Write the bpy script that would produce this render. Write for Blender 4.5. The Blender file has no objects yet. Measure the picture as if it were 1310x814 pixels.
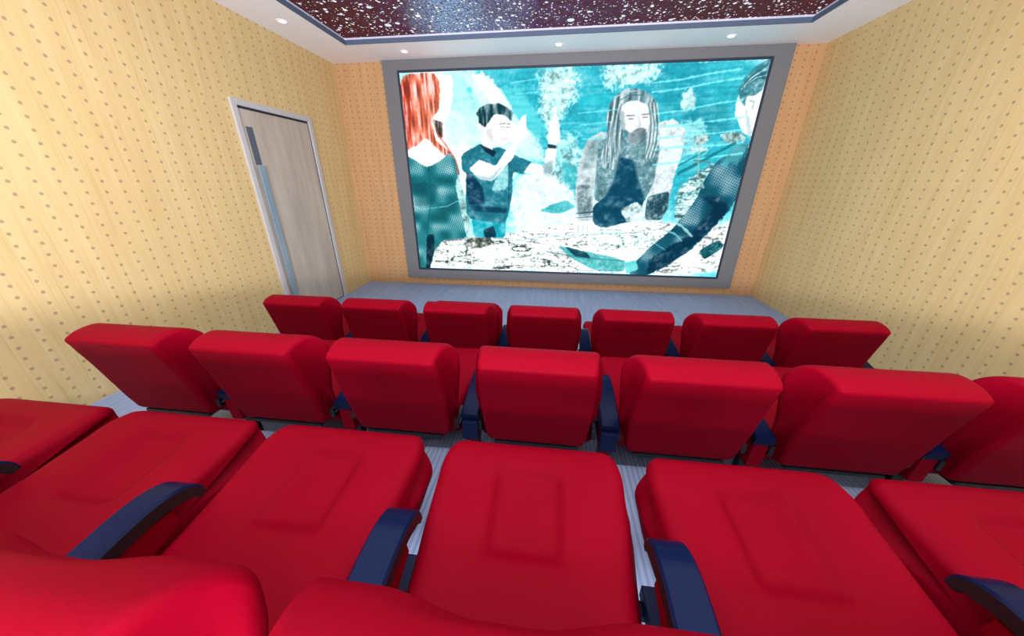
import bpy, bmesh, math, random
import numpy as np
from mathutils import Vector, Matrix
random.seed(4)
SC = bpy.context.scene
COL = SC.collection

# ---------------------------------------------------------------- camera
XL, XR, YB, H = -2.811, 2.773, 4.629, 2.80
YR = -1.6                                   # how far back the room is built
cam_d = bpy.data.cameras.new('camera')
cam_d.sensor_fit = 'HORIZONTAL'; cam_d.sensor_width = 36.0
cam_d.lens = 36.0*414.7/1310.0
cam_d.clip_start = 0.01
cam = bpy.data.objects.new('camera', cam_d); COL.objects.link(cam)
yaw, pitch, roll = -0.12125, 0.40010, 0.0014155
F = Vector((math.sin(yaw)*math.cos(pitch), math.cos(yaw)*math.cos(pitch), -math.sin(pitch)))
Rr = Vector((math.cos(yaw), -math.sin(yaw), 0)); U = Rr.cross(F)
r2 = math.cos(roll)*Rr+math.sin(roll)*U; u2 = -math.sin(roll)*Rr+math.cos(roll)*U
m = Matrix((r2, u2, -F)).transposed().to_4x4(); m.translation = Vector((0, 0, 1.4621))
cam.matrix_world = m
SC.camera = cam

# ---------------------------------------------------------------- light and exposure
SC.view_settings.view_transform = 'Standard'
SC.view_settings.look = 'None'
SC.view_settings.gamma = 1.0
SC.view_settings.exposure = 0.0
W = bpy.data.worlds.new('world'); SC.world = W; W.use_nodes = True
W.node_tree.nodes['Background'].inputs[0].default_value = (0.86, 0.93, 1.0, 1)
W.node_tree.nodes['Background'].inputs[1].default_value = 0.28

def area(name, loc, sx, sy, power, col, rx=0.0):
    l = bpy.data.lights.new(name, 'AREA'); l.shape = 'RECTANGLE'; l.size = sx; l.size_y = sy
    l.energy = power; l.color = col
    o = bpy.data.objects.new(name, l); COL.objects.link(o); o.location = loc; o.rotation_euler.x = rx
    return o
area('overhead_fill', (0, 0.7, 2.79), 3.6, 3.6, 122, (0.97, 0.96, 1.0))  # added fill light out of view to light seats and walls from above
# added fill light behind the camera, aimed up to brighten the ceiling and upper walls
area('rear_fill', (0, -1.5, 1.5), 2.6, 0.5, 430, (0.93, 0.92, 1.0), math.radians(132))

# ---------------------------------------------------------------- helpers
def tag(o, label=None, cat=None, group=None, kind=None):
    if label: o['label'] = label
    if cat: o['category'] = cat
    if group: o['group'] = group
    if kind: o['kind'] = kind
    return o

def mesh(name, verts, faces, mat, parent=None, smooth=False):
    me = bpy.data.meshes.new(name); me.from_pydata([tuple(v) for v in verts], [], faces); me.update()
    bm = bmesh.new(); bm.from_mesh(me); bmesh.ops.recalc_face_normals(bm, faces=bm.faces)
    bm.to_mesh(me); bm.free()
    if smooth: me.polygons.foreach_set('use_smooth', [True]*len(me.polygons))
    me.materials.append(mat)
    o = bpy.data.objects.new(name, me); COL.objects.link(o); o.parent = parent
    return o

class MB:
    def __init__(s): s.v = []; s.f = []
    def box(s, x0, x1, y0, y1, z0, z1, bev=0.0):
        bm = bmesh.new()
        bmesh.ops.create_cube(bm, size=1.0)
        for v in bm.verts:
            v.co = Vector(((x0+x1)/2+v.co.x*(x1-x0), (y0+y1)/2+v.co.y*(y1-y0), (z0+z1)/2+v.co.z*(z1-z0)))
        if bev: bmesh.ops.bevel(bm, geom=bm.edges[:], offset=bev, segments=2, affect='EDGES', profile=0.5)
        n = len(s.v); bm.verts.index_update()
        s.v += [tuple(v.co) for v in bm.verts]; s.f += [[n+v.index for v in f.verts] for f in bm.faces]
        bm.free(); return s
    def prism(s, pts, x0, x1):               # pts (y,z) extruded along x
        n = len(s.v); k = len(pts)
        s.v += [(x0, y, z) for y, z in pts]+[(x1, y, z) for y, z in pts]
        s.f += [[n+i for i in range(k)], [n+k+i for i in range(k)][::-1]]
        s.f += [[n+i, n+(i+1) % k, n+k+(i+1) % k, n+k+i] for i in range(k)]
        return s
    def tube(s, c, r, z0, z1, ri=None, seg=24):
        n = len(s.v); an = [2*math.pi*i/seg for i in range(seg)]
        rings = [(r, z0), (r, z1)] if ri is None else [(r, z1), (r, z0), (ri, z0), (ri, z1)]
        for rr, z in rings: s.v += [(c[0]+rr*math.cos(a), c[1]+rr*math.sin(a), z) for a in an]
        for q in range(len(rings)-1):
            s.f += [[n+q*seg+i, n+q*seg+(i+1) % seg, n+(q+1)*seg+(i+1) % seg, n+(q+1)*seg+i] for i in range(seg)]
        if ri is None:
            s.f += [[n+i for i in range(seg)], [n+seg+i for i in range(seg)]]
        return s
    def build(s, name, mat, parent=None, smooth=False):
        return mesh(name, s.v, s.f, mat, parent, smooth)

def empty(name, loc, parent=None):
    o = bpy.data.objects.new(name, None); COL.objects.link(o); o.location = loc; o.parent = parent
    o.empty_display_size = 0.1
    return o

class NT:
    def __init__(s, name):
        s.m = bpy.data.materials.new(name); s.m.use_nodes = True; s.t = s.m.node_tree
        s.b = s.t.nodes['Principled BSDF']
    def n(s, typ, **kw):
        nd = s.t.nodes.new(typ)
        for k, v in kw.items(): setattr(nd, k, v)
        return nd
    def l(s, a, b): s.t.links.new(a, b)
    def val(s, node, i, v): node.inputs[i].default_value = v
    def math(s, op, a, b=None, clamp=False):
        nd = s.n('ShaderNodeMath', operation=op, use_clamp=clamp)
        for i, v in enumerate((a, b)):
            if v is None: continue
            if isinstance(v, (int, float)): nd.inputs[i].default_value = v
            else: s.l(v, nd.inputs[i])
        return nd.outputs[0]
    def mix(s, fac, a, b):
        nd = s.n('ShaderNodeMix', data_type='RGBA')
        for i, v in ((0, fac), (6, a), (7, b)):
            if isinstance(v, (int, float, tuple)): nd.inputs[i].default_value = v
            else: s.l(v, nd.inputs[i])
        return nd.outputs[2]
    def noise(s, vec, scale, detail=3, rough=0.5):
        nd = s.n('ShaderNodeTexNoise'); s.l(vec, nd.inputs['Vector'])
        nd.inputs['Scale'].default_value = scale; nd.inputs['Detail'].default_value = detail
        nd.inputs['Roughness'].default_value = rough
        return nd.outputs['Fac']
    def obj(s): return s.n('ShaderNodeTexCoord').outputs['Object']
    def scaled(s, vec, sc):
        nd = s.n('ShaderNodeMapping'); nd.inputs['Scale'].default_value = sc; s.l(vec, nd.inputs[0]); return nd.outputs[0]
    def ramp(s, fac, stops):
        nd = s.n('ShaderNodeValToRGB'); s.l(fac, nd.inputs[0]); cr = nd.color_ramp
        while len(cr.elements) < len(stops): cr.elements.new(0.5)
        for e, (p, c) in zip(cr.elements, stops): e.position = p; e.color = c
        return nd.outputs[0]
    def bump(s, h, strength, dist):
        nd = s.n('ShaderNodeBump'); nd.inputs['Strength'].default_value = strength; nd.inputs['Distance'].default_value = dist
        s.l(h, nd.inputs['Height']); s.l(nd.outputs[0], s.b.inputs['Normal'])

def srgb(r, g, b):
    f = lambda c: (c/255/12.92 if c/255 <= .04045 else ((c/255+.055)/1.055)**2.4)
    return (f(r), f(g), f(b), 1)

def plain(name, col, rough=0.5, metal=0.0, spec=0.5, grain=0.0, gs=200):
    q = NT(name); c = q.obj()
    nz = q.noise(c, gs, 2)
    a = tuple(v*(1-grain) for v in col[:3])+(1,); b = tuple(min(1, v*(1+grain)) for v in col[:3])+(1,)
    q.l(q.mix(nz, a, b), q.b.inputs['Base Color'])
    q.val(q.b, 'Roughness', rough); q.val(q.b, 'Metallic', metal); q.val(q.b, 'Specular IOR Level', spec)
    return q.m

# ---------------------------------------------------------------- materials
def wood_wall(name, ax, ph, pz, tone):
    q = NT(name); c = q.obj()
    sep = q.n('ShaderNodeSeparateXYZ'); q.l(c, sep.inputs[0])
    h = sep.outputs[ax]; z = sep.outputs[2]
    hx = q.math('MULTIPLY', q.math('SUBTRACT', q.math('FRACT', q.math('ADD', q.math('DIVIDE', q.math('SUBTRACT', h, ph), 0.0955), 0.5)), 0.5), 0.0955)
    zz = q.math('MULTIPLY', q.math('SUBTRACT', q.math('FRACT', q.math('ADD', q.math('DIVIDE', q.math('SUBTRACT', z, pz), 0.0635), 0.5)), 0.5), 0.0635)
    d = q.math('SQRT', q.math('ADD', q.math('MULTIPLY', hx, hx), q.math('MULTIPLY', zz, zz)))
    dot = q.math('MULTIPLY', q.math('SUBTRACT', 0.0105, d), 260, clamp=True)
    sc = (0.8, 9, 0.8) if ax == 1 else (9, 0.8, 0.8)
    g1 = q.noise(q.scaled(c, sc), 1.6, 6, 0.62)
    sc2 = (1, 60, 1.2) if ax == 1 else (60, 1, 1.2)
    g2 = q.noise(q.scaled(c, sc2), 2.0, 3, 0.6)
    base = q.mix(q.math('MULTIPLY', q.math('SUBTRACT', g1, 0.3), 2.2, clamp=True), tone[0], tone[1])
    base = q.mix(q.math('MULTIPLY', q.math('SUBTRACT', g2, 0.52), 3.0, clamp=True), base, tone[2])
    col = q.mix(q.math('MULTIPLY', dot, 0.62), base, tone[3])
    q.l(col, q.b.inputs['Base Color']); q.val(q.b, 'Roughness', 0.55); q.val(q.b, 'Specular IOR Level', 0.3)
    q.bump(q.math('SUBTRACT', 1.0, dot), 0.3, 0.002)
    return q.m
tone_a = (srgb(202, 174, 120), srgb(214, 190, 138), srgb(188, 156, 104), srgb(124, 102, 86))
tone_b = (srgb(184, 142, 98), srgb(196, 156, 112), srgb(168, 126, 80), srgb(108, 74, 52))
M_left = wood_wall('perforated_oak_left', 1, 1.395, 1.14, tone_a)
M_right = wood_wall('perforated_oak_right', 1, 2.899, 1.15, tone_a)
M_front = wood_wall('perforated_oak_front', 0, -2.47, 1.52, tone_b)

def carpet(name, p, q2):
    q = NT(name); c = q.obj()
    sep = q.n('ShaderNodeSeparateXYZ'); q.l(c, sep.inputs[0])
    rib = q.math('ABSOLUTE', q.math('SINE', q.math('MULTIPLY', sep.outputs[0], 3.14159/0.021)))
    st = q.noise(q.scaled(c, (38, 1.5, 1)), 1.0, 3, 0.6)
    f = q.math('ADD', q.math('MULTIPLY', rib, 0.45), q.math('MULTIPLY', st, 0.6), clamp=True)
    q.l(q.mix(f, p, q2), q.b.inputs['Base Color'])
    q.val(q.b, 'Roughness', 0.9); q.val(q.b, 'Specular IOR Level', 0.15)
    q.bump(f, 0.5, 0.004)
    return q.m
M_carpet = carpet('ribbed_carpet', srgb(92, 110, 146), srgb(166, 184, 216))

def red(name, a, b, rough):
    q = NT(name); c = q.obj()
    g = q.noise(c, 260, 3, 0.6); w = q.noise(c, 6, 2)
    f = q.math('ADD', q.math('MULTIPLY', g, 0.5), q.math('MULTIPLY', w, 0.5))
    q.l(q.mix(f, a, b), q.b.inputs['Base Color'])
    q.val(q.b, 'Roughness', rough); q.val(q.b, 'Specular IOR Level', 0.03)
    q.bump(g, 0.25, 0.001)
    return q.m
M_red = red('red_leatherette', (0.150, 0.0002, 0.0050, 1), (0.210, 0.0003, 0.0105, 1), 0.55)
M_navy = plain('navy_lacquer', (0.002, 0.006, 0.032, 1), 0.28, 0, 0.07, 0.1)
M_navymat = plain('navy_metal', (0.003, 0.008, 0.04, 1), 0.5, 0.0, 0.15, 0.1)
M_black = plain('black_plastic', (0.006, 0.007, 0.009, 1), 0.4, 0, 0.4, 0.2)
M_steel = plain('hinge_steel', (0.35, 0.38, 0.45, 1), 0.3, 0.8, 0.5, 0.1)
M_white = plain('white_paint', srgb(248, 249, 252), 0.6, 0, 0.3, 0.01, 8)
M_slate = plain('slate_blue_metal', srgb(84, 100, 124), 0.5, 0.0, 0.4, 0.05, 20)
M_lip = plain('pale_lip_paint', srgb(210, 212, 232), 0.5, 0, 0.3, 0.02, 20)
M_frame = plain('grey_screen_surround', srgb(108, 110, 113), 0.55, 0.0, 0.35, 0.05, 14)
M_border = plain('dark_screen_border', srgb(34, 46, 66), 0.45, 0, 0.4, 0.05)
M_doorframe = plain('door_frame_metal', srgb(186, 184, 184), 0.45, 0.1, 0.4, 0.04, 12)
M_gap = plain('door_gap_painted_shade', srgb(40, 46, 60), 0.7, 0, 0.2, 0.05)
M_inlay = plain('door_dark_inlay', srgb(82, 92, 104), 0.35, 0.3, 0.5, 0.05, 20)
M_bar = plain('door_pull_bar', srgb(140, 158, 170), 0.3, 0.3, 0.5, 0.05, 20)
def door_wood():
    q = NT('door_veneer'); c = q.obj()
    g = q.noise(q.scaled(c, (1, 5, 0.7)), 1.8, 5, 0.6); g2 = q.noise(q.scaled(c, (1, 50, 1)), 2, 3)
    f = q.math('ADD', q.math('MULTIPLY', g, 0.7), q.math('MULTIPLY', g2, 0.3))
    q.l(q.ramp(f, [(0.3, srgb(158, 146, 134)), (0.7, srgb(192, 182, 168))]), q.b.inputs['Base Color'])
    q.val(q.b, 'Roughness', 0.5)
    return q.m
M_door = door_wood()

def stars():
    q = NT('printed_star_ceiling'); c = q.obj()
    big = q.noise(q.scaled(c, (1, 0.55, 1)), 1.3, 4, 0.6)
    fine = q.noise(c, 42, 4, 0.75)
    blot = q.noise(c, 14, 3, 0.7)
    sep = q.n('ShaderNodeSeparateXYZ'); q.l(c, sep.inputs[0])
    # milky band running away from the viewer, left of the middle
    wob = q.math('ADD', sep.outputs[0], q.math('MULTIPLY', q.math('SUBTRACT', big, 0.5), 1.2))
    band = q.math('SUBTRACT', 1.0, q.math('DIVIDE', q.math('ABSOLUTE', q.math('ADD', wob, 0.95)), 0.55), clamp=True)
    halo = q.math('SUBTRACT', 1.0, q.math('DIVIDE', q.math('ABSOLUTE', q.math('ADD', wob, 0.45)), 1.7), clamp=True)
    base = q.mix(q.math('MULTIPLY', q.math('SUBTRACT', fine, 0.42), 4, clamp=True), srgb(28, 4, 8), srgb(104, 14, 28))
    hz = q.math('MULTIPLY', halo, q.math('MULTIPLY', q.math('SUBTRACT', blot, 0.38), 3, clamp=True))
    base = q.mix(q.math('MULTIPLY', hz, 0.75), base, srgb(88, 62, 128))
    bz = q.math('MULTIPLY', band, q.math('MULTIPLY', q.math('SUBTRACT', fine, 0.40), 5, clamp=True))
    base = q.mix(q.math('MULTIPLY', bz, 0.95), base, srgb(150, 196, 240))
    def layer(scale, r, thin, seed):
        v = q.n('ShaderNodeTexVoronoi'); v.inputs['Scale'].default_value = scale; v.inputs['Randomness'].default_value = 1
        mp = q.n('ShaderNodeMapping'); mp.inputs['Location'].default_value = (seed, seed*1.7, 0); mp.inputs['Scale'].default_value = (1, 1, 0.0001)
        q.l(c, mp.inputs[0]); q.l(mp.outputs[0], v.inputs['Vector'])
        sp = q.n('ShaderNodeSeparateColor'); q.l(v.outputs['Color'], sp.inputs[0])
        rad = q.math('MULTIPLY', q.math('MULTIPLY', sp.outputs[0], sp.outputs[0]), r)
        s_ = q.math('MULTIPLY', q.math('SUBTRACT', rad, v.outputs['Distance']), 30, clamp=True)
        return q.math('MULTIPLY', s_, q.math('GREATER_THAN', sp.outputs[1], thin)), sp.outputs[2]
    for sc_, r_, th, sd in ((8, 0.34, 0.3, 0.3), (13, 0.34, 0.25, 5.3), (22, 0.38, 0.2, 3.1), (45, 0.42, 0.2, 7.7)):
        s_, hue = layer(sc_, r_, th, sd)
        base = q.mix(s_, base, q.mix(hue, (0.75, 0.85, 1, 1), (1, 0.98, 0.96, 1)))
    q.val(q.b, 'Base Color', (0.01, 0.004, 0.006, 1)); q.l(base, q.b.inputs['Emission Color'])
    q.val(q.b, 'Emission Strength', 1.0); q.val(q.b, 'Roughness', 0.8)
    return q.m
M_stars = stars()

def screen_mat():
    q = NT('projected_picture')
    at = q.n('ShaderNodeVertexColor', layer_name='picture')
    em = q.n('ShaderNodeEmission'); q.l(at.outputs['Color'], em.inputs[0]); em.inputs[1].default_value = 1.3
    q.l(em.outputs[0], q.t.nodes['Material Output'].inputs[0])
    return q.m
M_screen = screen_mat()

# ---------------------------------------------------------------- the setting
def struct(o): o['kind'] = 'structure'; return o
struct(MB().box(XL, XR, YR, YB, -0.12, 0.0).build('floor', M_carpet))
Z2, Z3 = 0.172, 0.35
struct(MB().box(XL, XR, YR, 1.972, 0.0, Z2).build('floor', M_carpet))
struct(MB().box(XL, XR, YR, 1.075, Z2, Z3).build('floor', M_carpet))
struct(MB().box(XL-0.12, XL, YR, YB+0.12, -0.12, H+0.12).build('wall_left', M_left))
struct(MB().box(XR, XR+0.12, YR, YB+0.12, -0.12, H+0.12).build('wall_right', M_right))
struct(MB().box(XL, XR, YB, YB+0.12, -0.12, H+0.12).build('wall_front', M_front))
# ceiling: white soffit ring around a tray with the printed star panel
TX0, TX1, TY1, TY0 = -2.303, 2.267, 4.09, YR+0.5
c = MB()
c.box(XL, TX0, YR, YB, H, H+0.12); c.box(TX1, XR, YR, YB, H, H+0.12)
c.box(TX0, TX1, TY1, YB, H, H+0.12); c.box(TX0, TX1, YR, TY0, H, H+0.12)
ceil = struct(c.build('ceiling', M_white))
t = MB(); w = 0.012
t.box(TX0, TX0+w, TY0, TY1, H, H+0.040); t.box(TX1-w, TX1, TY0, TY1, H, H+0.040)
t.box(TX0+w, TX1-w, TY1-w, TY1, H, H+0.040); t.box(TX0+w, TX1-w, TY0, TY0+w, H, H+0.040)
struct(t.build('trim_1', M_slate))
t = MB(); w = 0.006
t.box(TX0, TX0+w, TY0, TY1, H+0.040, H+0.058); t.box(TX1-w, TX1, TY0, TY1, H+0.040, H+0.058)
t.box(TX0+w, TX1-w, TY1-w, TY1, H+0.040, H+0.058); t.box(TX0+w, TX1-w, TY0, TY0+w, H+0.040, H+0.058)
struct(t.build('trim_2', M_lip))
struct(MB().box(TX0, TX1, TY0, TY1, H+0.058, H+0.10).build('ceiling', M_stars))

# door in the left wall
d = struct(empty('door_1', (XL, 3.46, 0)))
f = MB(); y0, y1, zt = -0.50, 0.51, 2.125; fw = 0.052
f.box(0, 0.024, y0, y0+fw, 0, zt, 0.003); f.box(0, 0.024, y1-fw, y1, 0, zt, 0.003); f.box(0, 0.024, y0+fw, y1-fw, zt-fw, zt, 0.003)
f.build('door_frame', M_doorframe, d)
MB().box(0, 0.004, y0+fw, y1-fw, 0.0, zt-fw).build('door_gap', M_gap, d)  # flat dark sheet, its colour stands for the shade in the gap
leaf = MB().box(0.004, 0.010, y0+fw+0.006, y1-fw-0.020, 0.012, zt-fw-0.020, 0.001).build('door_leaf', M_door, d)
MB().box(0.010, 0.013, 3.055-3.46, 3.125-3.46, 1.60, 1.915).build('door_inlay', M_inlay, leaf)
hb = MB().box(0.030, 0.048, 3.04-3.46, 3.11-3.46, 0.30, 1.595, 0.003)
for zz in (0.42, 1.45): hb.box(0.010, 0.032, 3.063-3.46, 3.087-3.46, zz-0.015, zz+0.015)
hb.build('door_handle', M_bar, leaf)

# ---------------------------------------------------------------- screen
s = empty('projection_screen', (0.15, YB, 0.10))
tag(s, 'wide bright teal picture screen in a broad grey surround on the far wall', 'screen')
def ring(x0, x1, z0, z1, ix0, ix1, iz0, iz1, ya, yb):
    q = MB(); X, Z = 0.15, 0.10
    q.box(x0-X, ix0-X, ya, yb, z0-Z, z1-Z); q.box(ix1-X, x1-X, ya, yb, z0-Z, z1-Z)
    q.box(ix0-X, ix1-X, ya, yb, z0-Z, iz0-Z); q.box(ix0-X, ix1-X, ya, yb, iz1-Z, z1-Z)
    return q
SX0, SX1, SZ0, SZ1 = -1.942, 2.232, 0.262, 2.668
ring(-2.150, 2.446, 0.108, 2.797, SX0-0.024, SX1+0.024, SZ0-0.024, SZ1+0.024, -0.05, 0).build('surround', M_frame, s)
ring(SX0-0.024, SX1+0.024, SZ0-0.024, SZ1+0.024, SX0, SX1, SZ0, SZ1, -0.056, 0).build('border', M_border, s)
ART=[
([(-1.074,2.715),(2.25,2.706),(2.254,1.977),(2.282,1.211),(1.76,0.82),(1.446,1.204),(1.048,1.612),(0.319,1.195),(-0.094,1.288),(-0.216,1.839),(-0.705,2.348)],(46,178,196),0.1,0.35,'s'),
([(0.717,2.687),(1.542,2.703),(1.673,2.296),(1.319,2.149),(1.018,2.386),(0.747,2.468)],(36,160,180),0.06,0.3,'s'),
([(1.391,2.225),(1.882,2.291),(2.0,1.981),(1.541,1.906)],(34,150,168),0.05,0.3,'s'),
([(-0.244,2.659),(0.158,2.662),(0.222,2.405),(0.055,2.171),(-0.124,1.967),(-0.23,2.257)],(190,242,244),0.09,0.8,'n'),
([(-0.122,1.924),(0.207,2.005),(0.323,1.747),(0.268,1.194),(-0.043,1.289)],(150,225,230),0.08,0.8,'n'),
([(0.463,2.667),(1.139,2.674),(1.08,2.532),(0.747,2.468),(0.529,2.458)],(190,242,244),0.08,0.8,'n'),
([(-1.929,2.68),(-1.458,2.681),(-0.982,2.667),(-0.61,2.346),(-0.219,1.925),(-0.11,1.661),(-1.114,1.935),(-1.542,1.759),(-1.923,2.12)],(205,250,250),0.08,0.2,'f'),
([(-1.5,2.644),(-1.172,2.657),(-1.084,2.515),(-0.948,2.313),(-1.051,2.191),(-1.394,2.281)],(170,238,244),0.05,0.3,'n'),
([(-1.078,2.631),(-0.87,2.633),(-0.495,2.263),(-0.707,2.185)],(232,252,252),0.03,0.1,'f'),
([(-0.703,2.505),(-0.469,2.484),(-0.127,2.051),(-0.219,1.942),(-0.514,2.181)],(80,205,215),0.03,0.2,'s'),
([(-1.123,2.501),(-1.055,2.515),(-1.039,2.451),(-1.107,2.437)],(90,215,228),0.02,0.1,'f'),
([(0.243,2.374),(0.563,2.397),(0.591,2.304),(0.25,2.28)],(44,190,206),0.01,0.15,'f'),
([(1.392,2.392),(1.468,2.434),(1.56,2.313),(1.531,2.207),(1.391,2.225)],(195,240,242),0.03,0.5,'n'),
([(1.351,2.07),(1.664,2.143),(1.788,1.78),(1.485,1.74)],(130,215,222),0.05,0.5,'s'),
([(1.534,1.389),(1.781,1.61),(2.061,1.736),(2.145,1.21),(1.74,0.919),(1.548,1.014)],(150,210,212),0.03,1,'r'),
([(0.064,1.705),(0.285,1.614),(0.287,1.338),(0.124,1.385)],(70,185,195),0.03,0.4,'n'),
([(-0.459,1.524),(-0.108,1.616),(0.261,1.29),(0.322,0.896),(-0.505,0.776),(-0.561,1.187)],(225,250,252),0.05,0.3,'n'),
([(-0.048,1.172),(0.164,1.232),(0.292,1.146),(0.072,1.054),(-0.19,1.091)],(70,180,190),0.012,0.4,'n'),
([(-1.818,0.662),(-0.726,0.772),(0.338,0.957),(1.443,0.954),(2.302,0.948),(2.322,0.282),(-1.922,0.254)],(240,250,250),0.03,0.9,'r'),
([(-1.648,0.587),(-1.177,0.698),(-0.726,0.718),(-0.505,0.647),(-0.062,0.549),(0.444,0.307),(-1.922,0.254),(-1.844,0.41)],(214,232,228),0.015,1.3,'r'),
([(-1.2,0.709),(-0.893,0.747),(-0.795,0.641),(-1.046,0.568),(-1.274,0.607)],(86,98,88),0.01,1.2,'n'),
([(0.064,0.639),(0.584,0.544),(1.013,0.469),(1.015,0.292),(0.608,0.301),(0.269,0.469)],(84,184,186),0.01,0.4,'n'),
([(0.687,0.568),(1.5,0.631),(1.471,0.503),(1.158,0.33),(1.017,0.436)],(244,252,252),0.01,0.1,'f'),
([(0.172,0.63),(0.477,0.552),(0.549,0.466),(0.321,0.493)],(16,66,82),0.01,0.2,'f'),
([(0.343,0.896),(1.464,0.835),(1.306,0.584),(0.682,0.611)],(205,232,232),0.02,1.1,'r'),
([(-1.5,2.644),(-1.269,2.629),(-1.311,2.32),(-1.427,2.13),(-1.401,1.938),(-1.224,1.802),(-1.297,1.647),(-1.685,1.61),(-1.954,1.715),(-1.967,1.944),(-1.55,2.114)],(255,246,242),0.012,0,'f'),
([(-1.943,2.649),(-1.498,2.667),(-1.443,2.525),(-1.474,2.282),(-1.575,2.183),(-1.565,1.958),(-1.35,1.794),(-1.318,1.647),(-1.475,1.795),(-1.678,1.977),(-1.804,1.889),(-2.006,1.817)],(226,112,84),0.016,0.75,'v'),
([(-1.946,2.554),(-1.838,2.614),(-1.819,2.289),(-1.908,1.908),(-1.99,1.854)],(196,72,52),0.02,0.6,'v'),
([(-1.575,2.183),(-1.445,2.147),(-1.45,1.974),(-1.522,1.975)],(78,66,60),0.01,0.6,'v'),
([(-1.958,1.771),(-1.715,1.629),(-1.549,1.685),(-1.391,1.795),(-1.31,1.758),(-1.259,1.572),(-1.293,1.38),(-1.241,1.161),(-1.208,0.976),(-1.15,0.786),(-1.222,0.719),(-1.571,0.668),(-1.703,0.506),(-1.802,0.234),(-2.045,0.25),(-2.028,0.965),(-2.019,1.715)],(30,122,132),0.012,0.7,'k'),
([(-1.926,1.417),(-1.733,1.457),(-1.575,1.398),(-1.641,1.158),(-1.915,1.134)],(22,98,110),0.03,0.5,'k'),
([(-1.282,1.553),(-1.228,1.38),(-1.163,0.977),(-1.129,0.764),(-1.211,0.719),(-1.268,1.079),(-1.326,1.38)],(160,212,212),0.012,0.8,'n'),
([(-1.796,0.751),(-1.68,0.754),(-1.701,0.529),(-1.801,0.246),(-1.862,0.244)],(10,44,58),0.01,0.2,'f'),
([(-1.129,1.008),(-0.641,0.967),(-0.66,0.721),(-0.883,0.722),(-1.102,0.73)],(26,168,186),0.01,0.35,'f'),
([(-0.971,0.825),(-0.819,0.9),(-0.777,0.73),(-0.944,0.721)],(15,60,80),0.01,0.3,'f'),
([(-1.228,1.777),(-0.961,1.905),(-0.881,1.84),(-0.717,1.862),(-0.501,1.757),(-0.288,1.679),(-0.402,1.535),(-0.549,1.576),(-0.56,1.272),(-0.606,1.056),(-0.656,0.916),(-1.136,0.971),(-1.195,1.049),(-1.195,1.268),(-1.133,1.505),(-1.228,1.602)],(34,118,136),0.01,0.35,'f'),
([(-1.172,1.582),(-1.034,1.479),(-0.952,1.376),(-0.93,1.162),(-1.151,1.16),(-1.186,1.322)],(14,60,86),0.015,0.3,'f'),
([(-1.136,1.16),(-0.626,1.124),(-0.64,1.056),(-1.125,1.072)],(16,70,92),0.015,0.3,'f'),
([(-0.735,1.581),(-0.604,1.68),(-0.605,1.429),(-0.667,1.351),(-0.838,1.35)],(130,205,210),0.015,0.5,'n'),
([(-0.929,2.052),(-0.784,1.922),(-0.813,1.815),(-0.908,1.852),(-0.962,1.9)],(235,232,232),0.01,0,'f'),
([(-0.989,1.9),(-0.759,1.807),(-0.801,1.745),(-0.91,1.808)],(14,45,62),0.008,0.1,'f'),
([(-0.9,2.104),(-0.791,2.224),(-0.647,2.206),(-0.561,2.11),(-0.582,1.943),(-0.684,1.874),(-0.825,1.918),(-0.922,2.013)],(247,243,243),0.01,0.05,'f'),
([(-0.861,2.086),(-0.808,2.062),(-0.797,1.946),(-0.744,1.898),(-0.824,1.922),(-0.909,2.012)],(214,214,216),0.02,0.05,'f'),
([(-0.99,2.145),(-0.926,2.139),(-0.908,2.045),(-0.967,2.053)],(236,220,220),0.008,0,'f'),
([(-1.008,2.235),(-0.96,2.29),(-0.92,2.306),(-0.854,2.331),(-0.789,2.321),(-0.724,2.333),(-0.633,2.296),(-0.548,2.233),(-0.569,2.135),(-0.652,2.204),(-0.778,2.22),(-0.851,2.142),(-0.901,2.072),(-0.985,2.129),(-0.983,2.178)],(24,70,80),0.01,0.7,'v'),
([(-1.137,1.602),(-0.982,1.719),(-0.776,1.631),(-0.65,1.814),(-0.501,1.877),(-0.533,1.753),(-0.813,1.457),(-0.977,1.48)],(250,252,252),0.01,0,'f'),
([(-1.088,1.551),(-0.975,1.521),(-0.834,1.515),(-0.664,1.68),(-0.813,1.457),(-0.983,1.474)],(176,204,208),0.015,0,'f'),
([(-0.582,2.138),(-0.529,2.115),(-0.503,2.076),(-0.439,2.187),(-0.387,2.208),(-0.391,2.112),(-0.364,1.959),(-0.523,1.879),(-0.603,1.943)],(251,254,254),0.01,0,'f'),
([(-0.416,1.556),(-0.331,1.674),(-0.147,1.649),(-0.119,1.857),(0.002,1.855),(-0.014,1.55),(-0.17,1.535)],(236,244,244),0.01,0.05,'f'),
([(-0.162,1.678),(-0.029,1.697),(-0.019,1.55),(-0.157,1.54)],(150,186,190),0.03,0.3,'f'),
([(-0.118,1.887),(-0.004,1.872),(-0.007,1.83),(-0.113,1.845)],(30,60,70),0.006,0,'f'),
([(-0.109,2.108),(-0.065,2.14),(-0.048,2.206),(-0.017,2.201),(0.024,2.05),(0.032,1.925),(-0.015,1.872),(-0.115,1.896)],(254,255,255),0.01,0,'f'),
([(0.545,2.02),(0.367,1.94),(0.274,1.649),(0.269,1.251),(0.331,0.979),(0.276,0.815),(0.574,0.805),(0.499,1.223),(0.552,1.593),(0.66,1.807),(0.78,1.936)],(188,208,212),0.012,0.5,'n'),
([(1.158,2.093),(1.351,2.136),(1.506,2.002),(1.502,1.749),(1.452,1.483),(1.452,1.259),(1.388,0.989),(1.178,0.985),(1.181,1.257),(1.188,1.482),(1.201,1.751)],(214,228,232),0.012,0.4,'n'),
([(0.413,1.914),(0.548,1.989),(0.539,1.808),(0.44,1.621),(0.324,1.593)],(140,172,178),0.03,0.5,'n'),
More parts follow.
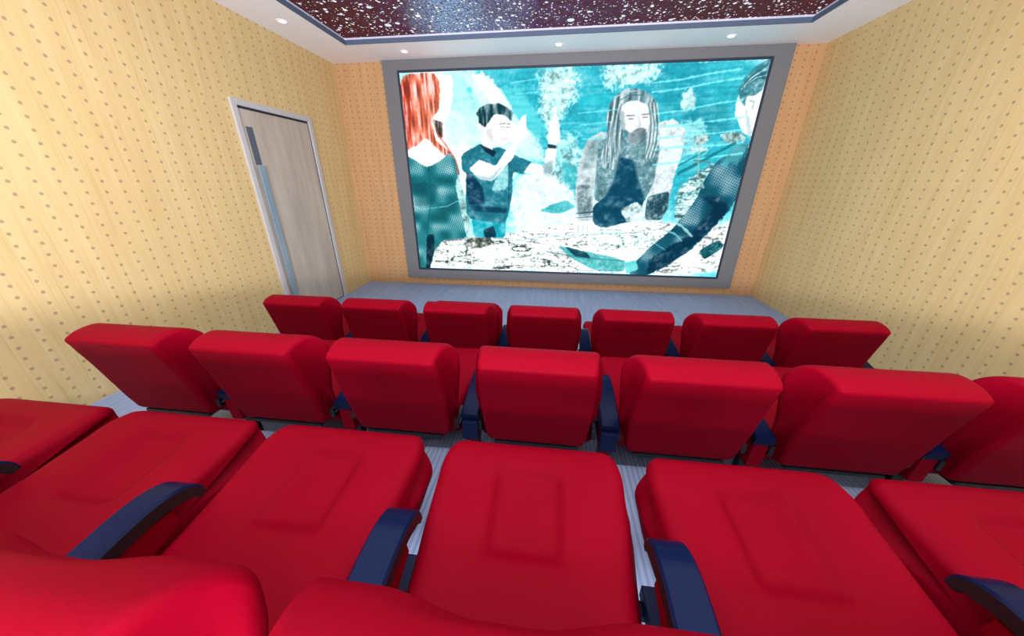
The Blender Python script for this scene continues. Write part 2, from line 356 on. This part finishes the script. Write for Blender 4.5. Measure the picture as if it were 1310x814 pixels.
([(0.499,1.913),(0.664,1.962),(1.112,1.957),(1.239,1.854),(1.226,1.427),(1.148,1.222),(0.944,1.138),(0.518,1.217),(0.507,1.482)],(100,146,156),0.012,0.6,'n'),
([(0.771,1.74),(0.954,1.7),(1.007,1.537),(1.148,1.257),(1.118,1.066),(1.042,0.983),(0.668,0.879),(0.523,0.945),(0.509,1.158),(0.655,1.282),(0.739,1.454)],(16,72,98),0.01,0.3,'f'),
([(1.176,1.286),(1.442,1.35),(1.45,1.143),(1.388,0.989),(1.182,1.001)],(44,86,100),0.012,0.7,'n'),
([(0.283,1.425),(0.46,1.411),(0.501,1.043),(0.324,1.022)],(130,158,166),0.015,0.7,'n'),
([(0.276,0.948),(0.532,0.982),(0.598,0.821),(0.422,0.799),(0.285,0.828)],(240,242,242),0.01,0.1,'f'),
([(1.058,0.975),(1.387,0.995),(1.493,0.905),(1.356,0.826),(1.139,0.837)],(226,234,232),0.015,0.6,'r'),
([(0.856,1.122),(1.053,1.221),(1.16,1.14),(1.147,0.991),(0.969,0.958)],(196,224,228),0.012,1,'n'),
([(0.592,2.297),(0.672,2.401),(0.768,2.44),(0.861,2.447),(1.019,2.397),(1.134,2.278),(1.173,2.08),(1.226,1.93),(1.176,1.698),(1.076,1.686),(1.045,1.958),(0.787,2.304),(0.785,2.012),(0.783,1.806),(0.78,1.582),(0.582,1.615),(0.547,1.729),(0.61,1.989),(0.562,2.164)],(112,152,160),0.012,0.8,'v'),
([(0.716,2.263),(0.786,2.314),(0.905,2.325),(1.029,2.271),(1.084,2.131),(1.058,1.945),(0.94,1.898),(0.8,1.999),(0.713,2.156)],(228,231,231),0.01,0.08,'f'),
([(0.712,2.21),(0.765,2.221),(0.804,2.011),(0.909,1.921),(0.835,1.948),(0.733,2.087)],(160,180,184),0.02,0.2,'f'),
([(0.773,2.032),(0.878,1.998),(0.946,2.047),(1.049,2.038),(1.058,1.945),(0.992,1.869),(0.866,1.889)],(96,122,130),0.016,0.4,'f'),
([(1.983,2.279),(1.994,2.382),(2.035,2.495),(2.183,2.564),(2.234,2.671),(2.246,2.338),(2.262,2.128),(2.241,1.937),(2.126,1.981),(2.063,2.078),(2.001,2.16)],(246,250,250),0.01,0.08,'f'),
([(1.969,2.401),(2.021,2.525),(2.101,2.611),(2.24,2.688),(2.238,2.563),(2.226,2.389),(2.155,2.34),(2.075,2.342),(2.087,2.232),(2.016,2.304)],(64,134,146),0.012,0.6,'n'),
([(2.082,2.316),(2.132,2.34),(2.2,2.3),(2.215,2.196),(2.16,2.183)],(226,234,234),0.01,0.1,'f'),
([(2.103,2.237),(2.173,2.103),(2.234,1.965),(2.197,1.938),(2.108,2.131)],(190,210,214),0.02,0.1,'f'),
([(2.209,1.893),(2.068,1.797),(1.9,1.667),(1.819,1.47),(1.78,1.28),(1.662,1.048),(1.515,0.839),(1.32,0.656),(1.154,0.446),(1.081,0.262),(1.32,0.246),(1.546,0.374),(1.819,0.606),(2.031,0.883),(2.201,1.137),(2.241,1.283),(2.239,1.81)],(20,88,110),0.01,0.6,'k'),
([(1.812,1.28),(2.003,1.152),(1.804,0.844),(1.565,0.661),(1.344,0.508),(1.311,0.254),(1.546,0.374),(1.819,0.606),(2.031,0.883),(2.201,1.137),(2.038,1.282)],(10,52,76),0.03,0.3,'f'),
([(2.084,1.855),(2.21,1.887),(2.219,1.796),(2.166,1.651),(1.957,1.622),(1.991,1.74)],(70,160,172),0.05,0.4,'k'),
([(1.001,0.422),(1.152,0.465),(1.208,0.332),(1.051,0.269)],(96,206,206),0.01,0.2,'f'),
([(1.938,0.616),(2.159,0.764),(2.247,0.678),(2.036,0.483)],(30,100,112),0.01,0.9,'n'),
([(1.59,1.959),(1.706,1.986),(1.797,1.943),(1.734,1.858),(1.629,1.845)],(170,205,205),0.015,1,'n'),
([(1.876,1.97),(1.989,1.996),(2.111,1.981),(2.189,1.91),(1.993,1.855)],(150,190,190),0.015,1,'n'),]
STROKES=[
([(1.044,2.489),(1.336,2.511),(1.733,2.571),(1.969,2.592)],0.018,(130,232,238)),
([(1.059,2.4),(1.353,2.422),(1.754,2.485),(1.991,2.507)],0.018,(130,232,238)),
([(1.094,2.184),(1.394,2.21),(1.802,2.278),(2.044,2.302)],0.018,(130,232,238)),
([(1.118,2.041),(1.421,2.069),(1.842,2.109),(2.087,2.136)],0.018,(130,232,238)),
([(1.137,1.927),(1.443,1.956),(1.872,1.983),(2.119,2.011)],0.018,(130,232,238)),
([(1.156,1.81),(1.465,1.841),(1.902,1.853),(2.153,1.883)],0.018,(130,232,238)),
([(1.182,1.647),(1.496,1.68),(1.929,1.737),(2.182,1.768)],0.018,(130,232,238)),
([(0.238,2.208),(0.688,2.239)],0.014,(110,226,234)),
([(0.266,2.086),(0.613,2.113)],0.014,(110,226,234)),
([(0.307,1.936),(0.586,1.95)],0.014,(110,226,234)),
([(-0.515,2.423),(-0.236,2.431)],0.014,(110,226,234)),
([(-0.563,2.533),(-0.222,2.569)],0.014,(110,226,234)),
([(1.503,1.55),(1.762,1.696),(2.069,1.876)],0.035,(22,112,126)),
([(1.486,1.637),(1.782,1.805)],0.018,(30,130,142)),
([(1.673,1.904),(1.736,1.523),(1.829,1.39)],0.02,(150,185,182)),
([(1.602,1.823),(1.782,1.805)],0.025,(205,222,218)),
([(1.655,1.696),(1.839,1.67)],0.02,(90,120,118)),
([(-0.505,0.691),(-0.071,0.753),(0.559,0.797),(1.165,0.839)],0.012,(150,190,190)),
([(-0.062,0.549),(0.43,0.474),(1.016,0.447)],0.014,(50,120,130)),
([(-1.519,2.01),(-1.407,1.867),(-1.303,1.712),(-1.282,1.553)],0.02,(206,92,78)),
([(-2.027,1.154),(-1.829,1.094),(-1.464,1.139),(-1.282,1.221)],0.01,(120,196,200)),
([(-1.684,1.62),(-1.674,1.279),(-1.796,0.751)],0.01,(16,84,98)),
([(-0.604,1.68),(-0.605,1.165)],0.01,(16,70,90)),
([(-0.714,2.111),(-0.648,2.119)],0.01,(60,84,92)),
([(-0.624,2.114),(-0.582,2.109)],0.01,(60,84,92)),
([(-0.703,2.083),(-0.65,2.078)],0.009,(120,130,140)),
([(-0.624,2.077),(-0.587,2.077)],0.009,(120,130,140)),
([(-0.635,2.082),(-0.619,2.009),(-0.651,2.0)],0.007,(190,182,186)),
([(-0.705,1.952),(-0.63,1.944)],0.01,(176,140,144)),
([(-0.503,2.076),(-0.502,1.989)],0.006,(190,214,216)),
([(-0.445,2.097),(-0.444,2.006)],0.006,(190,214,216)),
([(-0.033,2.118),(-0.022,2.005)],0.006,(190,216,218)),
([(0.771,1.74),(0.739,1.454),(0.643,1.253)],0.02,(60,108,124)),
([(0.973,1.673),(1.029,1.482),(1.157,1.24)],0.02,(60,108,124)),
([(0.311,1.065),(0.506,1.086)],0.018,(40,66,76)),
([(0.309,1.01),(0.521,1.028)],0.01,(40,66,76)),
([(0.333,0.911),(0.347,0.81)],0.006,(110,140,146)),
([(0.396,0.912),(0.411,0.811)],0.006,(110,140,146)),
([(0.46,0.913),(0.475,0.812)],0.006,(110,140,146)),
([(0.799,2.174),(0.887,2.173)],0.01,(70,94,102)),
([(0.973,2.181),(1.047,2.187)],0.01,(70,94,102)),
([(0.826,2.14),(0.881,2.139)],0.008,(60,80,88)),
([(0.988,2.152),(1.042,2.156)],0.008,(60,80,88)),
([(0.937,2.162),(0.973,2.069),(0.925,2.059)],0.009,(160,176,180)),
([(0.922,2.005),(1.009,2.013)],0.012,(150,130,134)),
([(0.629,2.308),(0.599,2.089),(0.591,1.86),(0.601,1.661)],0.009,(60,96,106)),
([(0.654,2.302),(0.627,2.089),(0.628,1.86),(0.646,1.677)],0.009,(225,238,240)),
([(0.679,2.297),(0.655,2.088),(0.665,1.859),(0.69,1.693)],0.009,(60,96,106)),
([(0.704,2.292),(0.683,2.088),(0.702,1.859),(0.735,1.709)],0.009,(225,238,240)),
([(0.729,2.287),(0.711,2.088),(0.739,1.859),(0.779,1.724)],0.009,(60,96,106)),
([(1.03,2.299),(1.091,2.082),(1.102,1.881),(1.076,1.725)],0.009,(70,104,112)),
([(1.048,2.299),(1.111,2.081),(1.121,1.881),(1.095,1.725)],0.009,(230,240,242)),
([(1.067,2.298),(1.13,2.081),(1.141,1.881),(1.115,1.725)],0.009,(70,104,112)),
([(1.086,2.298),(1.149,2.081),(1.16,1.88),(1.135,1.725)],0.009,(230,240,242)),
([(1.104,2.297),(1.168,2.08),(1.179,1.88),(1.155,1.725)],0.009,(70,104,112)),
([(1.123,2.297),(1.187,2.08),(1.199,1.88),(1.174,1.725)],0.009,(230,240,242)),
([(0.631,2.355),(0.773,2.41),(0.878,2.419)],0.009,(190,215,218)),
([(0.676,2.319),(0.804,2.379),(0.964,2.375)],0.008,(60,96,106)),
([(1.987,2.395),(2.06,2.506),(2.217,2.636)],0.009,(24,78,92)),
([(2.002,2.405),(2.082,2.506),(2.227,2.602)],0.009,(190,230,234)),
([(2.016,2.415),(2.105,2.505),(2.237,2.568)],0.009,(24,78,92)),
([(2.031,2.425),(2.127,2.505),(2.247,2.533)],0.009,(190,230,234)),
([(2.045,2.434),(2.15,2.504),(2.257,2.498)],0.009,(24,78,92)),
([(2.122,2.294),(2.171,2.283),(2.168,2.21)],0.008,(130,160,164)),
([(1.487,0.995),(1.659,0.929),(1.815,0.796)],0.025,(160,216,222)),
([(1.44,0.873),(1.604,0.823),(1.696,0.736)],0.02,(120,190,200)),
([(1.366,0.693),(1.503,0.616)],0.016,(80,150,164)),]

def picture():
    NX, NZ = 520, 300
    xs = np.linspace(SX0, SX1, NX+1); zs = np.linspace(SZ0, SZ1, NZ+1)
    X, Z = np.meshgrid(xs, zs)
    rng = np.random.default_rng(5)
    def vnoise(nx, nz, seed):
        g = np.random.default_rng(seed).random((nz+2, nx+2))
        u = np.linspace(0, nx, NX+1)[None, :].repeat(NZ+1, 0); v = np.linspace(0, nz, NZ+1)[:, None].repeat(NX+1, 1)
        i = u.astype(int); j = v.astype(int); fu = u-i; fv = v-j
        fu = fu*fu*(3-2*fu); fv = fv*fv*(3-2*fv)
        return (g[j, i]*(1-fu)+g[j, i+1]*fu)*(1-fv)+(g[j+1, i]*(1-fu)+g[j+1, i+1]*fu)*fv
    def ridge(nx, nz, sd_): return 1-np.abs(2*vnoise(nx, nz, sd_)-1)
    rg = np.maximum(ridge(14, 46, 21)**7, 0.8*ridge(44, 110, 22)**5)*(0.3+1.2*vnoise(20, 16, 25))
    rock = 0.74-0.62*rg+0.5*(vnoise(200, 120, 23)-0.5)
    knit = 0.5+0.14*np.sin(X*150+Z*60)*np.sin(Z*150-X*60)+0.5*(vnoise(30, 20, 24)-0.5)
    cl = 0.5*vnoise(12, 8, 1)+0.3*vnoise(30, 22, 2)+0.2*vnoise(90, 60, 3)
    fine = 0.5*vnoise(110, 70, 4)+0.5*vnoise(260, 150, 5)
    mid = 0.6*vnoise(46, 34, 11)+0.4*vnoise(100, 76, 12)
    streak = 0.5*vnoise(14, 120, 6)+0.5*vnoise(30, 60, 7)
    vert = vnoise(200, 14, 8)
    lo = np.array([96, 214, 224.]); hi = np.array([250, 255, 255.])
    k = np.clip((cl-0.3)*2.6, 0, 1)[..., None]
    img = lo*(1-k)+hi*k
    for n, (poly, col, soft, nz, mode) in enumerate(ART):
        P = np.array(poly)
        for _ in range(2): Q_ = np.roll(P, -1, 0); P = np.stack([P*0.88+Q_*0.12, P*0.12+Q_*0.88], 1).reshape(-1, 2)
        K = len(P)
        ins = np.zeros(X.shape, bool); dist = np.full(X.shape, 9.0)
        for i in range(K):
            a, b = P[i], P[(i+1) % K]
            cond = (a[1] > Z) != (b[1] > Z)
            with np.errstate(divide='ignore', invalid='ignore'):
                xi = (b[0]-a[0])*(Z-a[1])/(b[1]-a[1])+a[0]
            ins ^= cond & (X < xi)
            ab = b-a; tt = np.clip(((X-a[0])*ab[0]+(Z-a[1])*ab[1])/(ab@ab+1e-12), 0, 1)
            dist = np.minimum(dist, np.hypot(X-a[0]-tt*ab[0], Z-a[1]-tt*ab[1]))
        sd = np.where(ins, dist, -dist)+(fine-0.5)*soft*1.6
        al = np.clip(sd/soft+0.5, 0, 1)[..., None]
        base = np.array(col, float)
        tex = {'f': 0.75*mid+0.25*fine, 's': 0.6*streak+0.4*fine, 'v': 0.8*vert+0.2*fine, 'r': rock, 'n': 0.5*mid+0.5*fine, 'k': knit}[mode]
        kk = (np.clip((tex-0.5)*3.2, -1, 1)*nz)[..., None]
        c_ = np.where(kk > 0, base+(255-base)*kk*0.9, base*(1+kk*0.55))
        img = img*(1-al)+c_*al
    for pts, wd, col in STROKES:
        P = np.array(pts); best = np.full(X.shape, 9.0)
        for a, e in zip(P[:-1], P[1:]):
            ae = e-a; tt = np.clip(((X-a[0])*ae[0]+(Z-a[1])*ae[1])/(ae@ae+1e-12), 0, 1)
            best = np.minimum(best, np.hypot(X-a[0]-tt*ae[0], Z-a[1]-tt*ae[1]))
        al = np.clip((wd/2-best+(fine-0.5)*wd*0.8)/0.008+0.5, 0, 1)[..., None]*0.85
        img = img*(1-al)+np.array(col, float)*al
    img = np.clip(img, 0, 255)/255
    lin = np.where(img <= .04045, img/12.92, ((img+.055)/1.055)**2.4)
    X0, Z0 = 0.15, 0.10
    verts = np.stack([X.ravel()-X0, np.full(X.size, -0.045), Z.ravel()-Z0], 1)
    j, i = np.meshgrid(np.arange(NZ), np.arange(NX), indexing='ij')
    a = (j*(NX+1)+i).ravel(); faces = np.stack([a, a+1, a+NX+2, a+NX+1], 1)
    me = bpy.data.meshes.new('display')
    me.vertices.add(len(verts)); me.vertices.foreach_set('co', verts.ravel().astype(np.float32))
    me.loops.add(faces.size); me.loops.foreach_set('vertex_index', faces.ravel().astype(np.int32))
    me.polygons.add(len(faces)); me.polygons.foreach_set('loop_start', np.arange(0, faces.size, 4, dtype=np.int32))
    me.update(calc_edges=True)
    ca = me.color_attributes.new('picture', 'FLOAT_COLOR', 'POINT')
    rgba = np.concatenate([lin.reshape(-1, 3), np.ones((X.size, 1))], 1).astype(np.float32)
    ca.data.foreach_set('color', rgba.ravel())
    me.materials.append(M_screen)
    o = bpy.data.objects.new('display', me); COL.objects.link(o); o.parent = s
    o['label'] = 'teal film still of four people around a rocky table'
    return o
picture()

# ---------------------------------------------------------------- downlights
M_lamp = NT('lamp_lens'); M_lamp.val(M_lamp.b, 'Emission Color', (1, 0.97, 0.93, 1)); M_lamp.val(M_lamp.b, 'Emission Strength', 0.8); M_lamp = M_lamp.m
for x, y, lab in ((-2.54, 3.49, 'small round recessed spotlight in white ceiling above the door wall'),
                  (-1.75, 4.34, 'small round recessed spotlight over the left end of the screen'),
                  (-0.03, 4.34, 'small round recessed spotlight over the middle of the screen'),
                  (1.68, 4.32, 'small round recessed spotlight over the right end of the screen')):
    o = tag(empty('recessed_spotlight', (x, y, H)), lab, 'spotlight', 'recessed spotlights in the ceiling border')
    MB().tube((0, 0), 0.048, -0.004, 0.0, 0.036).build('bezel', M_white, o, True)
    MB().tube((0, 0), 0.036, -0.003, 0.0).build('lens', M_lamp, o)

# ---------------------------------------------------------------- cinema seats
def catmull(P, n):
    P = np.array(P, float); K = len(P); out = []
    seg = np.linalg.norm(np.roll(P[:, :2], -1, 0)-P[:, :2], axis=1)
    tot = seg.sum()
    for i in range(K):
        p0, p1, p2, p3 = P[i-1], P[i], P[(i+1) % K], P[(i+2) % K]
        k = max(2, int(round(n*seg[i]/tot)))
        d1 = max(seg[i], 1e-5); d0 = max(seg[i-1], 1e-5); d2 = max(seg[(i+1) % K], 1e-5)
        m1 = (p2-p1)-(p2-p0)*0+0; # tangents scaled to the segment (non-uniform spacing)
        m1 = d1*((p1-p0)/d0-(p2-p0)/(d0+d1)+(p2-p1)/d1)
        m2 = d1*((p2-p1)/d1-(p3-p1)/(d1+d2)+(p3-p2)/d2)
        for q in range(k):
            t_ = q/k
            out.append((2*t_**3-3*t_**2+1)*p1+(t_**3-2*t_**2+t_)*m1+(-2*t_**3+3*t_**2)*p2+(t_**3-t_**2)*m2)
    return np.array(out)

def pillow(name, prof, n, mat, parent, disp=None, rnd=0.03, stations=None):
    """closed side profile (y, z, half width) swept across x, edges rounded, disp(x,y,z) pushes inwards"""
    P = catmull(prof, n); M = len(P)
    T = np.roll(P[:, :2], -1, 0)-np.roll(P[:, :2], 1, 0); T /= np.linalg.norm(T, axis=1)[:, None]+1e-9
    area_ = 0.5*np.sum(P[:, 0]*np.roll(P[:, 1], -1)-np.roll(P[:, 0], -1)*P[:, 1])
    Nn = np.stack([-T[:, 1], T[:, 0]], 1)*(1 if area_ > 0 else -1)      # inward
    st = []
    for a in (0, 15, 30, 45, 60, 75): st.append((rnd*(1-math.sin(math.radians(a))), rnd*(1-math.cos(math.radians(a)))))
    # st: (inset of profile, distance in from the side face)
    inner = np.linspace(-1, 1, 45)
    S = [('e', i_, dx) for i_, dx in st]
    rows = []
    for sgn in (-1, 1):
        R_ = []
        for _, ins, dx in S:
            x = sgn*(P[:, 2]-dx); yz = P[:, :2]+Nn*ins
            R_.append((x, yz))
        rows.append(R_)
    mid = [(u*(P[:, 2]-rnd), P[:, :2].copy()) for u in inner]
    allr = rows[0]+mid+rows[1][::-1]
    V = []
    for x, yz in allr:
        yz = yz.copy()
        if disp is not None:
            dd = disp(x, P[:, 0], P[:, 1]); yz = yz+Nn*dd[:, None]
        V += [(x[i], yz[i, 0], yz[i, 1]) for i in range(M)]
    Rn = len(allr); Fc = []
    for r in range(Rn-1):
        for i in range(M):
            Fc.append([r*M+i, r*M+(i+1) % M, (r+1)*M+(i+1) % M, (r+1)*M+i])
    for r, sg in ((0, -1), (Rn-1, 1)):
        cx, cy, cz = np.mean([V[r*M+i] for i in range(M)], axis=0)
        ring_ = list(range(r*M, r*M+M))
        for tscale in (0.6,):
            n0 = len(V)
            for i in range(M):
                v = np.array(V[r*M+i]); c_ = np.array([v[0]+sg*0.001, cy, cz]); V.append(tuple(c_+(v-c_)*tscale+np.array([0, 0, 0])))
            for i in range(M): Fc.append([ring_[i], ring_[(i+1) % M], n0+(i+1) % M, n0+i])
            ring_ = list(range(n0, n0+M))
        n0 = len(V); V.append((cx+sg*0.002, cy, cz))
        for i in range(M): Fc.append([ring_[i], ring_[(i+1) % M], n0])
    return mesh(name, V, Fc, mat, parent, True)

def ss(a, b, x): t_ = np.clip((x-a)/(b-a), 0, 1); return t_*t_*(3-2*t_)

SEAT = [(.642, .345, .215), (.636, .375, .222), (.612, .395, .236), (.57, .400, .245), (.47, .390, .244), (.36, .380, .236), (.28, .376, .229),
        (.18, .372, .222), (.09, .370, .218), (.065, .340, .222), (.075, .275, .236), (.12, .250, .240), (.30, .245, .250), (.53, .255, .262), (.605, .280, .258), (.634, .312, .235)]
def seat_disp(x, y, z):
    top = (z > 0.355) & (y > 0.1) & (y < 0.61)
    cx = 1-ss(0.064, 0.098, np.abs(x))
    cy = ss(0.310, 0.350, y)*(1-ss(0.510, 0.545, y))
    d = 0.018*cx*cy
    rim = (1-ss(0.09, 0.16, np.abs(x)))*ss(0.25, 0.33, y)*(1-ss(0.53, 0.57, y))
    hump = -0.004*(1-ss(0.0, 0.15, np.abs(x)))*np.exp(-((y-0.29)/0.035)**2)
    roll_ = 0.006*np.exp(-((y-0.335)/0.02)**2)*(1-ss(0.13, 0.17, np.abs(x)))
    return np.where(top, d+0.003*rim+hump+roll_*0.5, 0.0)
BACK = [(-.086, .706, .204), (-.062, .722, .207), (-.02, .732, .211), (.03, .729, .219), (.072, .705, .229), (.100, .662, .242), (.098, .60, .246), (.078, .52, .244),
        (.076, .44, .236), (.094, .37, .228), (.108, .325, .212), (.085, .296, .204), (.045, .290, .198), (.018, .303, .198), (.004, .345, .203), (-.020, .45, .210), (-.048, .57, .211), (-.078, .676, .207)]
def back_disp(x, y, z):
    front = ss(0.045, 0.09, y)*(z > 0.33)
    return front*0.017*(1-ss(0.03, 0.15, np.abs(x)))

ARM = [(.02, .416), (.10, .438), (.18, .454), (.25, .463), (.30, .462), (.338, .450), (.362, .428), (.370, .402)]
def arm_mesh():
    P = catmull_open(ARM, 5); V = []; Fc = []; hw = 0.036
    n = len(P)
    for i, p in enumerate(P):
        a = P[max(0, i-1)]; b = P[min(n-1, i+1)]; t_ = np.array([b[0]-a[0], b[1]-a[1]]); t_ /= np.linalg.norm(t_)
        nn = np.array([t_[1], -t_[0]])          # towards the underside
        th = 0.040 if i < n*0.72 else 0.040-0.020*(i-n*0.72)/(n*0.28)
        b_ = 0.005
        sec = [(-hw+b_, 0), (hw-b_, 0), (hw, b_), (hw, th-b_), (hw-b_*2, th), (-hw+b_*2, th), (-hw, th-b_), (-hw, b_)]
        V += [(sx, p[0]+nn[0]*sd, p[1]+nn[1]*sd) for sx, sd in sec]
    k = 8
    for i in range(n-1): Fc += [[i*k+j, i*k+(j+1) % k, (i+1)*k+(j+1) % k, (i+1)*k+j] for j in range(k)]
    Fc += [list(range(k)), list(range((n-1)*k, n*k))]
    return V, Fc
def catmull_open(P, m_):
    P = [np.array(p) for p in P]; P = [2*P[0]-P[1]]+P+[2*P[-1]-P[-2]]; out = []
    for i in range(1, len(P)-2):
        for q in range(m_):
            t_ = q/m_; p0, p1, p2, p3 = P[i-1:i+3]
            out.append(0.5*((2*p1)+(-p0+p2)*t_+(2*p0-5*p1+4*p2-p3)*t_*t_+(-p0+3*p1-3*p2+p3)*t_**3))
    out.append(P[-2]); return out

PITCH = 0.56; AX = PITCH/2
def add_arm(t, ax, bracket=False):
    """armrest with its red gusset and post, at x = ax of the seat"""
    V, Fc = arm_mesh()
    a = mesh('armrest', [(v[0]+ax, v[1], v[2]) for v in V], Fc, M_navy, t)
    a.data.materials.append(M_black)       # dark edge and underside of the armrest
    for p_ in a.data.polygons:
        if abs(p_.normal.x) > 0.8 or p_.normal.z < -0.3: p_.material_index = 1
    g = MB().prism([(.035, .385), (.12, .405), (.25, .420), (.300, .415), (.305, .375), (.22, .345), (.08, .262), (.04, .262)], ax-0.026, ax+0.026)
    g.build('side_panel', M_red, t)
    if bracket: MB().box(ax-0.033, ax+0.033, .016, .034, .290, .380, 0.004).build('bracket', M_navymat, t)
    MB().box(ax-0.070, ax+0.070, .130, .150, .270, .350, 0.004).build('link_plate', M_navymat, t)
    MB().box(ax-0.022, ax+0.022, .084, .118, .012, .30, 0.003).build('leg', M_black, t)
    MB().box(ax-0.020, ax+0.020, .12, .365, .225, .262, 0.003).build('cross_bar', M_navymat, t)
    MB().box(ax-0.05, ax+0.05, .078, .17, 0.0, .012, 0.003).build('foot_plate', M_black, t)
def make_seat():
    t = empty('cinema_seat', (0, 0, 0))
    pillow('seat_cushion', SEAT, 120, M_red, t, seat_disp, 0.028)
    pillow('backrest', BACK, 96, M_red, t, back_disp, 0.020)
    MB().box(-.170, .170, .020, .095, .276, .292, 0.004).build('back_pan', M_black, t)
    MB().box(-.15, .15, .12, .52, .228, .250, 0.006).build('seat_pan', M_black, t)
    MB().box(-AX, AX, .320, .350, .205, .232, 0.003).build('beam', M_navymat, t)
    for sx in (-1, 1):
        h = MB().box(min(sx*.222, sx*.240), max(sx*.222, sx*.240), .03, .13, .33, .375, 0.003).build('hinge', M_black, t)
        MB().box(min(sx*.2395, sx*.243), max(sx*.2395, sx*.243), .04, .12, .350, .356).build('hinge_plate', M_steel, h)
    add_arm(t, AX+0.010)
    return t
proto = make_seat()
def copy_tree(o, parent=None):
    c_ = o.copy(); COL.objects.link(c_); c_.parent = parent
    for ch in list(o.children): copy_tree(ch, c_)
    return c_
CX = -0.030
ORD = ['first', 'second', 'third', 'fourth', 'fifth', 'sixth', 'seventh']
ROWS = [(1.905, 0.0, 'row nearest the screen', 'seats in the front row'),
        (1.010, Z2, 'middle row', 'seats in the middle row'),
        (0.113, Z3, 'row nearest the viewer', 'seats in the back row')]
first = True; br = None
for y, z, rn, grp in ROWS:
    for k in range(7):
        o = proto if first else copy_tree(proto); first = False
        o.location = (CX+(k-3)*PITCH, y, z)
        lab = f'red cinema seat, {ORD[k]} from the door wall in the {rn}'
        if k == 2 and y > 1.8: lab = 'red seat with cushion tipped up, third from the door wall, nearest the screen'
        tag(o, lab, 'seat', grp)
        if k in (2, 3):                     # the middle armrests show a navy plate at the back
            ax = AX+0.010
            if br is None: br = MB().box(ax-0.033, ax+0.033, .016, .034, .290, .380, 0.004).build('bracket', M_navymat, o)
            else: nb = br.copy(); COL.objects.link(nb); nb.parent = o
        if k == 2 and y > 1.8:
            for ch in o.children:
                if ch.name.startswith(('seat_cushion', 'seat_pan')):
                    a = math.radians(76); py, pz = 0.17, 0.25
                    R_ = Matrix.Translation((0, py, pz-0.055)) @ Matrix.Rotation(a, 4, 'X') @ Matrix.Translation((0, -py, -pz))
                    ch.matrix_local = R_
